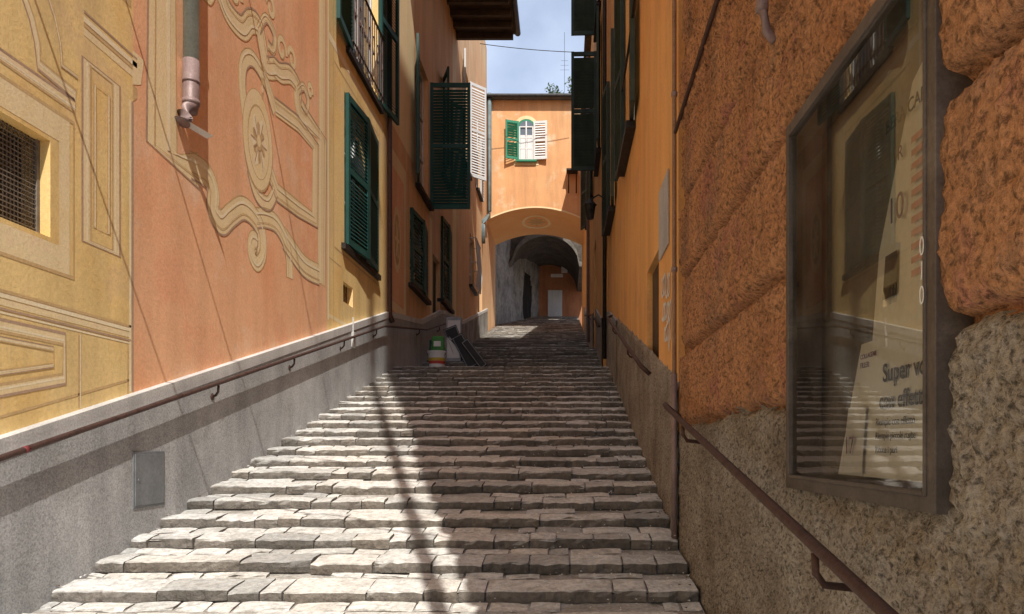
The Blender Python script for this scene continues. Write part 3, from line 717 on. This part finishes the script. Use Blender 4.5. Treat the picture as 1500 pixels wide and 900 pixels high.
R2=empty("ochre_orange_house",(RX,15,3),"orange plastered house with dark weathered louvred shutters standing open","house")
mb=MB()
opsR2=[(9.6,10.5,4.7,6.8),(11.2,12.4,2.85,4.9),(13.2,14.2,6.9,9.2),(13.2,14.2,9.5,11.1),(16.6,17.6,7.2,9.4),(15.2,16.1,3.9,5.9),(19.2,20.1,7.6,9.6)]
house_wall(mb,RX,-1,9.001,27,-1.25,11.4,opsR2,[(99,0)],dark=1)
mb.obj("wall",[m_orange,m_dark],R2)
for (a,b,k) in ((9.01,11.1,6),(12.5,15.1,8),(16.2,23.9,14)):
    mb=MB(); plinth_x(mb,RX,.64,a,b,.8,k); mb.obj("plinth",[m_rough,m_greyplinth],R2)
window_x(RX,-1,9.6,10.5,4.7,6.8,R2,m_greenold,near=-94,far=97,pitch=.055)
window_x(RX,-1,13.2,14.2,6.9,9.2,R2,m_greenold,near=-96,far=178,pitch=.06)
window_x(RX,-1,13.2,14.2,9.5,11.1,R2,m_greenold,near=-96,far=178,pitch=.06)
window_x(RX,-1,16.6,17.6,7.2,9.4,R2,m_greenold,near=-96,far=98,pitch=.08)
window_x(RX,-1,19.2,20.1,7.6,9.6,R2,m_greenold,near=-96,far=110,pitch=.08)
for (a,b,c,d) in ((11.22,12.38,2.85,4.88),(15.22,16.08,3.9,5.88)):
    mb=MB(); mb.box(.74,.80,a,b,c,d)
    for q in range(3): mb.box(.73,.745,a+.1,b-.1,c+.1+q*.62,c+.6+q*.62)
    mb.obj("door",[m_greenold],R2)
mb=MB(); mb.box(.50,4,9.1,23.9,11.42,11.52)
mb.obj("eave",[m_wood],R2)
mb=MB(); mb.tube([(.60,10.9,11.3),(.60,10.9,2.9)],.03,10); mb.obj("downpipe",[m_irondark],R2,smooth=True)
mb=MB(); mb.tube([(.60,18.4,11.3),(.60,18.4,4.2)],.04,10); mb.obj("downpipe",[m_copper],R2,smooth=True)
La=empty("wall_lantern",(RX,10.7,5),"small dark iron wall lantern on an orange wall","lamp")
mb=MB(); mb.tube([(.66,10.7,5.15),(.5,10.7,5.25),(.38,10.7,5.18)],.012,6); mb.obj("arm",[m_irondark],La)
mb=MB(); mb.lathe((.38,10.7,4.9),[(.0,0),(.05,0),(.08,.2),(.10,.2),(.02,.29),(0,.3)],8); mb.obj("lantern",[m_irondark],La)

# ------------------------------------------------------------------ display case
D=empty("display_case",(.66,1.67,1.47),"bronze framed glass wall display case holding faded pharmacy posters","display case")
fx0,fx1=.630,.72; f=.038
mb=MB()
mb.box(fx0,fx1,CY0,CY0+f,CZ0,CZ1); mb.box(fx0,fx1,CY1-f,CY1,CZ0,CZ1); mb.box(fx0+.001,fx1,CY0+f,CY1-f,CZ0,CZ0+f); mb.box(fx0+.001,fx1,CY0+f,CY1-f,CZ1-f,CZ1)
g_=.009
for (a,b,c,d) in ((CY0+f-g_,CY0+f,CZ0+f-g_,CZ1-f+g_),(CY1-f,CY1-f+g_,CZ0+f-g_,CZ1-f+g_),(CY0+f,CY1-f,CZ0+f-g_,CZ0+f),(CY0+f,CY1-f,CZ1-f,CZ1-f+g_)):
    mb.box(fx0-.004,fx0+.002,a,b,c,d)
mb.obj("frame",[m_caseframe],D,bevel=.002)
mb=MB(); mb.quad((.73,CY0,CZ0),(.73,CY1,CZ0),(.73,CY1,CZ1),(.73,CY0,CZ1)); mb.quad((.72,CY0+f,CZ0+f),(.73,CY0+f,CZ0+f),(.73,CY1-f,CZ0+f),(.72,CY1-f,CZ0+f))
mb.obj("back_board",[m_caseback],D)
mb=MB(); mb.quad((.638,CY0+f,CZ0+f),(.638,CY0+f,CZ1-f),(.638,CY1-f,CZ1-f),(.638,CY1-f,CZ0+f)); mb.obj("glass",[m_glass],D)
mb=MB(); mb.face([mb.vert(p) for p in ((.660,1.78,1.535),(.660,1.295,1.535),(.668,1.295,1.83),(.668,1.66,1.83))],0)
pl=mb.obj("poster",[m_paper],D)
mb=MB(); mb.face([mb.vert(p) for p in ((.674,1.66,1.60),(.674,1.295,1.60),(.688,1.295,2.40),(.688,1.46,2.32),(.682,1.60,2.02))],0)
pw=mb.obj("poster",[m_paper],D)
pm=MB()
for k in range(11): pm.quad((.676,1.33,1.93+k*.026),(.676,1.44,1.93+k*.026),(.6765,1.44,1.943+k*.026),(.6765,1.33,1.943+k*.026),0)
pm.obj("poster_stripes",[m_pinkpaper],pw)
pm=MB()
pm.face([pm.vert(p) for p in ((.674,1.50,1.91),(.674,1.565,1.91),(.676,1.555,2.00),(.676,1.50,2.00))],0)
pm.obj("poster_picture",[m_ink],pw)
mb=MB(); mb.face([mb.vert(p) for p in ((.652,1.74,1.54),(.652,1.62,1.54),(.658,1.61,1.69),(.658,1.71,1.69))],0); lf=mb.obj("leaflet",[m_white],D)
def text(body,size,loc,m,parent,name="lettering",sx=1.,bold=.0):
    cu=bpy.data.curves.new(name,'FONT'); cu.body=body; cu.size=size; cu.extrude=.0003; cu.offset=bold
    o=bpy.data.objects.new(name+"_tmp",cu); COL.objects.link(o)
    bpy.context.view_layer.update()
    me=bpy.data.meshes.new_from_object(o.evaluated_get(bpy.context.evaluated_depsgraph_get()))
    bpy.data.objects.remove(o); me.materials.clear(); me.materials.append(m)
    t=bpy.data.objects.new(name,me)
    R3=Matrix(((0,0,-1,0),(-1,0,0,0),(0,1,0,0),(0,0,0,1)))
    t.matrix_world=Matrix.Translation(loc)@R3@Matrix.Scale(sx,4,(1,0,0))
    return link(t,parent)
text("Super vo",.052,(.6615,1.535,1.735),m_ink,pl,bold=.0008)
text("con effetto",.048,(.6605,1.55,1.680),m_ink,pl,bold=.0007)
text("Riempie con effetto",.022,(.6595,1.565,1.645),m_ink,pl)
text("Riempie piccole rughe",.020,(.6590,1.565,1.617),m_ink,pl)
text("Riduce i pori",.020,(.6585,1.565,1.588),m_ink,pl)
text("BERA CARBO",.038,(.6765,1.555,2.255),m_ink,pw,bold=.0005)
text("R",.04,(.6765,1.50,2.18),m_purple,pw); text("10",.075,(.6740,1.54,2.06),m_purple,pw); text("T",.04,(.6755,1.36,2.23),m_purple,pw)
text("COLLAGENE",.015,(.6635,1.655,1.795),m_purple,pl); text("FILLER",.017,(.6630,1.655,1.775),m_purple,pl)
text("17",.055,(.6490,1.712,1.585),m_purple,lf)
for k,c in enumerate("010"):
    text(c,.048,(fx0-.0055,CY0+.045,1.935-.043*k),m_chalk,D,name="graffiti",sx=.75,bold=-.0004)

# ------------------------------------------------------------------ things left on the landing
c=(-2.14,12.45,gz(12.45)+.002)
BK=empty("paint_bucket",c,"white plastic paint bucket with red and yellow label on stone paving","bucket")
mb=MB(); mb.lathe(c,[(0,0),(.125,0),(.15,.24),(.16,.24),(.16,.27),(.152,.27),(.145,.26),(.0,.26)],24); mb.obj("bucket_body",[m_plastic],BK)
mb=MB(); mb.lathe(c,[(.1325,.05),(.1385,.10)],24,1); mb.lathe(c,[(.139,.101),(.1440,.15)],24,0); mb.obj("label_band",[m_yel,m_redlab],BK,smooth=True)
mb=MB(); mb.tube([(c[0]+.16*math.cos(t),c[1]-.02-.06*math.sin(t),c[2]+.25-.10*math.sin(t)) for t in [k*math.pi/10 for k in range(11)]],.004,5); mb.obj("handle",[m_irondark],BK)
mb=MB(); nZ=8; ring=[]
cc=(-2.12,12.45,c[2]+.272)
for j in range(nZ+1):
    t=j/nZ; w=.11*(1-.12*t**3+.06*math.sin(t*9)); dp=.07*(1-.55*t**2); r=[]
    for k in range(20):
        a=2*math.pi*k/20; ca,sa=math.cos(a),math.sin(a)
        x=math.copysign(abs(ca)**.45,ca)*w; y=math.copysign(abs(sa)**.45,sa)*dp
        q=.012*noise.noise(Vector((ca*3,sa*3,t*6)))
        r.append(mb.vert((cc[0]+x+q,cc[1]+y+q,cc[2]+.25*t+.012*noise.noise(Vector((ca*2,sa*2,1)))*(t>0.9))))
    ring.append(r)
for j in range(nZ):
    for k in range(20): mb.face((ring[j][k],ring[j][(k+1)%20],ring[j+1][(k+1)%20],ring[j+1][k]),0)
mb.face(ring[0][::-1],0); mb.face(ring[-1],0)
mb.quad((cc[0]-.06,cc[1]-.078,cc[2]+.07),(cc[0]+.06,cc[1]-.078,cc[2]+.07),(cc[0]+.06,cc[1]-.072,cc[2]+.16),(cc[0]-.06,cc[1]-.072,cc[2]+.16),1)
o=mb.obj("green_bag",[m_greenbag,m_plastic],smooth=True); tag(o,"green plastic sack with pale label resting on a paint bucket","bag")
mb=MB(); Mx=Matrix.Translation((-2.05,12.80,gz(12.82)+.02))@Matrix.Rotation(math.radians(-9),4,'X')
mb.box(0,.26,0,.07,0,.80,M=Mx); mb.box(.02,.24,-.004,.0,.06,.74,M=Mx,mi=1)
mb.box(.05,.21,-.006,-.004,.38,.52,M=Mx,mi=0)
o=mb.obj("leaning_board",[m_greyboard,m_greyshut],bevel=.004); tag(o,"grey flat board leaning upright beside black panels","board")
mb=MB(); Mx=Matrix.Translation((-2.36,12.9,gz(12.9)))@Matrix.Rotation(math.radians(-10),4,'X')
mb.box(0,.22,0,.03,0,.42,M=Mx); mb.box(.03,.19,-.004,0,.05,.37,M=Mx)
o=mb.obj("green_board",[m_green],bevel=.004); tag(o,"small dark green board leaning on the wall","board")
for (x,y,w,h,ang,lab) in ((-1.74,12.80,.24,.68,-22,"flat black panel leaning on a grey board"),(-1.56,12.72,.20,.64,-28,"flat black panel slumped sideways on the landing"),(-1.36,12.64,.14,.60,-37,"narrow black panel slumped sideways on the landing")):
    E=empty("black_panel",(x,y,gz(y)),lab,"panel",group="black panels leaning on the landing")
    Mx=Matrix.Translation((x,y,gz(y)+.005))@Matrix.Rotation(math.radians(ang),4,'Y')@Matrix.Rotation(math.radians(-7),4,'X')
    mb=MB(); mb.box(-w/2,w/2,0,.05,0,h,M=Mx); mb.obj("board",[m_black],E,bevel=.008)
    mb=MB()
    for (a,b,c1,d1) in ((-w/2+.01,-w/2+.02,.02,h-.02),(w/2-.02,w/2-.01,.02,h-.02),(-w/2+.02,w/2-.02,.02,.03),(-w/2+.02,w/2-.02,h-.03,h-.02)):
        mb.box(a,b,-.008,-.0005,c1,d1,M=Mx)
    mb.obj("rim",[m_greyboard],E,bevel=.002)

# ------------------------------------------------------------------ cables, antenna, pole, tree
def cable(a,b,r,label,sag=.1):
    a=Vector(a); b=Vector(b); mb=MB()
    mb.tube([a.lerp(b,k/12)-Vector((0,0,sag*4*(k/12)*(1-k/12))) for k in range(13)],r,6)
    o=mb.obj("overhead_cable",[m_irondark],smooth=True); tag(o,label,"cable",group="cables strung across the alley")
for (y,z,dy) in ((3.0,4.45,-2.0),(3.55,5.1,-1.6),(5.2,6.3,-3.0)):
    cable((LX,y,z),(.68,y+dy,z+.25),.008,"black cable strung between the two facades",.06)
cable((LX,22.0,13.6),(.66,22.4,13.55),.010,"thin cable crossing the sky between roofs",.05)
An=MB(); ax,ay=.02,25.5
An.tube([(ax,ay,13.05),(ax,ay,15.9)],.006,6)
for q in range(3): An.tube([(ax-.16+.02*q,ay,14.6+.16*q),(ax+.16-.02*q,ay,14.6+.16*q)],.004,5)
o=An.obj("roof_antenna",[m_irondark]); tag(o,"thin metal television antenna on the slate roof","antenna")

LPX=.73; LPY=-.8  # unseen pole, added and made tall to cast the dark stripe on the steps
LP=empty("shadow_pole",(LPX,LPY,-1.2),"slim dark iron pole out of view, added to cast a shadow stripe","shadow pole")
mb=MB(); mb.tube([(LPX,LPY,-1.25),(LPX,LPY,-.1)],.07,12); mb.tube([(LPX,LPY,-.1),(LPX,LPY,17.5)],.046,12); mb.obj("post",[m_irondark],LP,smooth=True)
mb=MB(); mb.box(LPX-.06,LPX+.06,LPY-.5,LPY+.3,17.5,17.6); mb.obj("crossbar",[m_irondark],LP)

T=empty("tree",(-.3,36.5,6),"leafy green tree rising behind the slate roof","tree")
mb=MB(); mb.tube([(-.3,36.5,6),(-.25,36.5,14),(-.1,36.6,18.6)],[.22,.16,.05],10)
for k in range(6):
    a=k*1.1; mb.tube([(-.2,36.5,16+k*.4),(-.2+.5*math.cos(a),36.5+.5*math.sin(a),17.4+k*.3)],[.05,.015],6)
mb.obj("trunk",[m_bark],T,smooth=True)
mb=MB(); rnd=random.Random(5)
cl=[(rnd.uniform(-.6,.6),rnd.uniform(-.7,.7),rnd.uniform(-1.2,.8)) for _ in range(28)]
for (a,b,c) in cl:
    r=rnd.uniform(.22,.40)
    for _ in range(130):
        v=Vector((rnd.gauss(0,1),rnd.gauss(0,1),rnd.gauss(0,1))).normalized()*r*rnd.uniform(.4,1.05)
        p=Vector((-.02+a,36.5+b,18.5+c))+v; s=rnd.uniform(.05,.09)
        u=Vector((rnd.gauss(0,1),rnd.gauss(0,1),rnd.gauss(0,1))).normalized(); w=u.orthogonal().normalized()
        mb.quad(p-u*s,p+w*s*.5,p+u*s,p-w*s*.5,0)
mb.obj("crown",[m_leaf],T)

mb=MB(); rnd=random.Random(9)
for _ in range(260):
    y=rnd.uniform(2.6,12.5); x=XR-.01-abs(rnd.gauss(0,.05)) if rnd.random()<.7 else XL+.01+abs(rnd.gauss(0,.04)); z=gz(y)+.008; s=rnd.uniform(.005,.012); a=rnd.uniform(0,6.28)
    if x>.64: x=.63
    mb.quad((x-s*math.cos(a),y-s*math.sin(a),z+.004),(x+s*math.sin(a),y-s*math.cos(a),z),(x+s*math.cos(a),y+s*math.sin(a),z+.006),(x-s*math.sin(a),y+s*math.cos(a),z+.002),rnd.choice((0,0,1)))
for _ in range(900):
    y=rnd.uniform(2.6,12.5); x=rnd.uniform(-.4,.62); z=gz(y)+.012; s=rnd.uniform(.002,.007); a=rnd.uniform(0,6.28)
    mb.quad((x-s*math.cos(a),y-s*math.sin(a),z+.004),(x+s*math.sin(a),y-s*math.cos(a),z),(x+s*math.cos(a),y+s*math.sin(a),z+.006),(x-s*math.sin(a),y+s*math.cos(a),z+.002),1)
o=mb.obj("dry_leaf_litter",[m_wood,m_paper]); tag(o,"dry leaves and paper flecks scattered on the steps","litter",kind="stuff")

# ------------------------------------------------------------------ parenting
bpy.context.view_layer.update()
for ch,pa in PAR:
    ch.parent=pa; ch.matrix_parent_inverse=pa.matrix_world.inverted()

# ------------------------------------------------------------------ light, sky, camera
d=Vector((-.31,1,-1.2))
sun=bpy.data.lights.new("sun",'SUN'); sun.energy=5.0; sun.angle=math.radians(.4); sun.color=(1,.96,.89)
so=bpy.data.objects.new("sun",sun); so.rotation_euler=d.to_track_quat('-Z','Y').to_euler(); so.location=(3,-10,20); COL.objects.link(so)
w=bpy.data.worlds.new("World"); scene.world=w; w.use_nodes=True; N=w.node_tree.nodes; L=w.node_tree.links
bg=N["Background"]; sk=N.new("ShaderNodeTexSky"); sk.sky_type='NISHITA'; sk.sun_disc=False
sk.sun_elevation=math.radians(48.9); sk.sun_rotation=math.radians(163); sk.dust_density=.8
tc=N.new("ShaderNodeTexCoord"); nz_=N.new("ShaderNodeTexNoise"); nz_.inputs["Scale"].default_value=3.2; nz_.inputs["Detail"].default_value=8
L.new(tc.outputs["Generated"],nz_.inputs["Vector"])
rp=N.new("ShaderNodeValToRGB"); rp.color_ramp.elements[0].position=.44; rp.color_ramp.elements[1].position=.68
rp.color_ramp.elements[0].color=(.30,.30,.30,1); rp.color_ramp.elements[1].color=(.85,.85,.85,1)
L.new(nz_.outputs["Fac"],rp.inputs["Fac"])
mx=N.new("ShaderNodeMixRGB"); L.new(rp.outputs[0],mx.inputs[0]); L.new(sk.outputs[0],mx.inputs[1]); mx.inputs[2].default_value=(6.9,7.9,9.9,1)
L.new(mx.outputs[0],bg.inputs["Color"]); bg.inputs["Strength"].default_value=.135

cam=bpy.data.cameras.new("camera"); cam.lens=26; cam.sensor_width=36; cam.shift_x=-.0507; cam.shift_y=.1367; cam.clip_end=2000; cam.clip_start=.02
co=bpy.data.objects.new("camera",cam); co.location=(0,0,1.6); co.rotation_euler=(math.radians(90),0,0); COL.objects.link(co)
scene.camera=co
scene.view_settings.view_transform='Standard'; scene.view_settings.look='None'; scene.view_settings.exposure=0
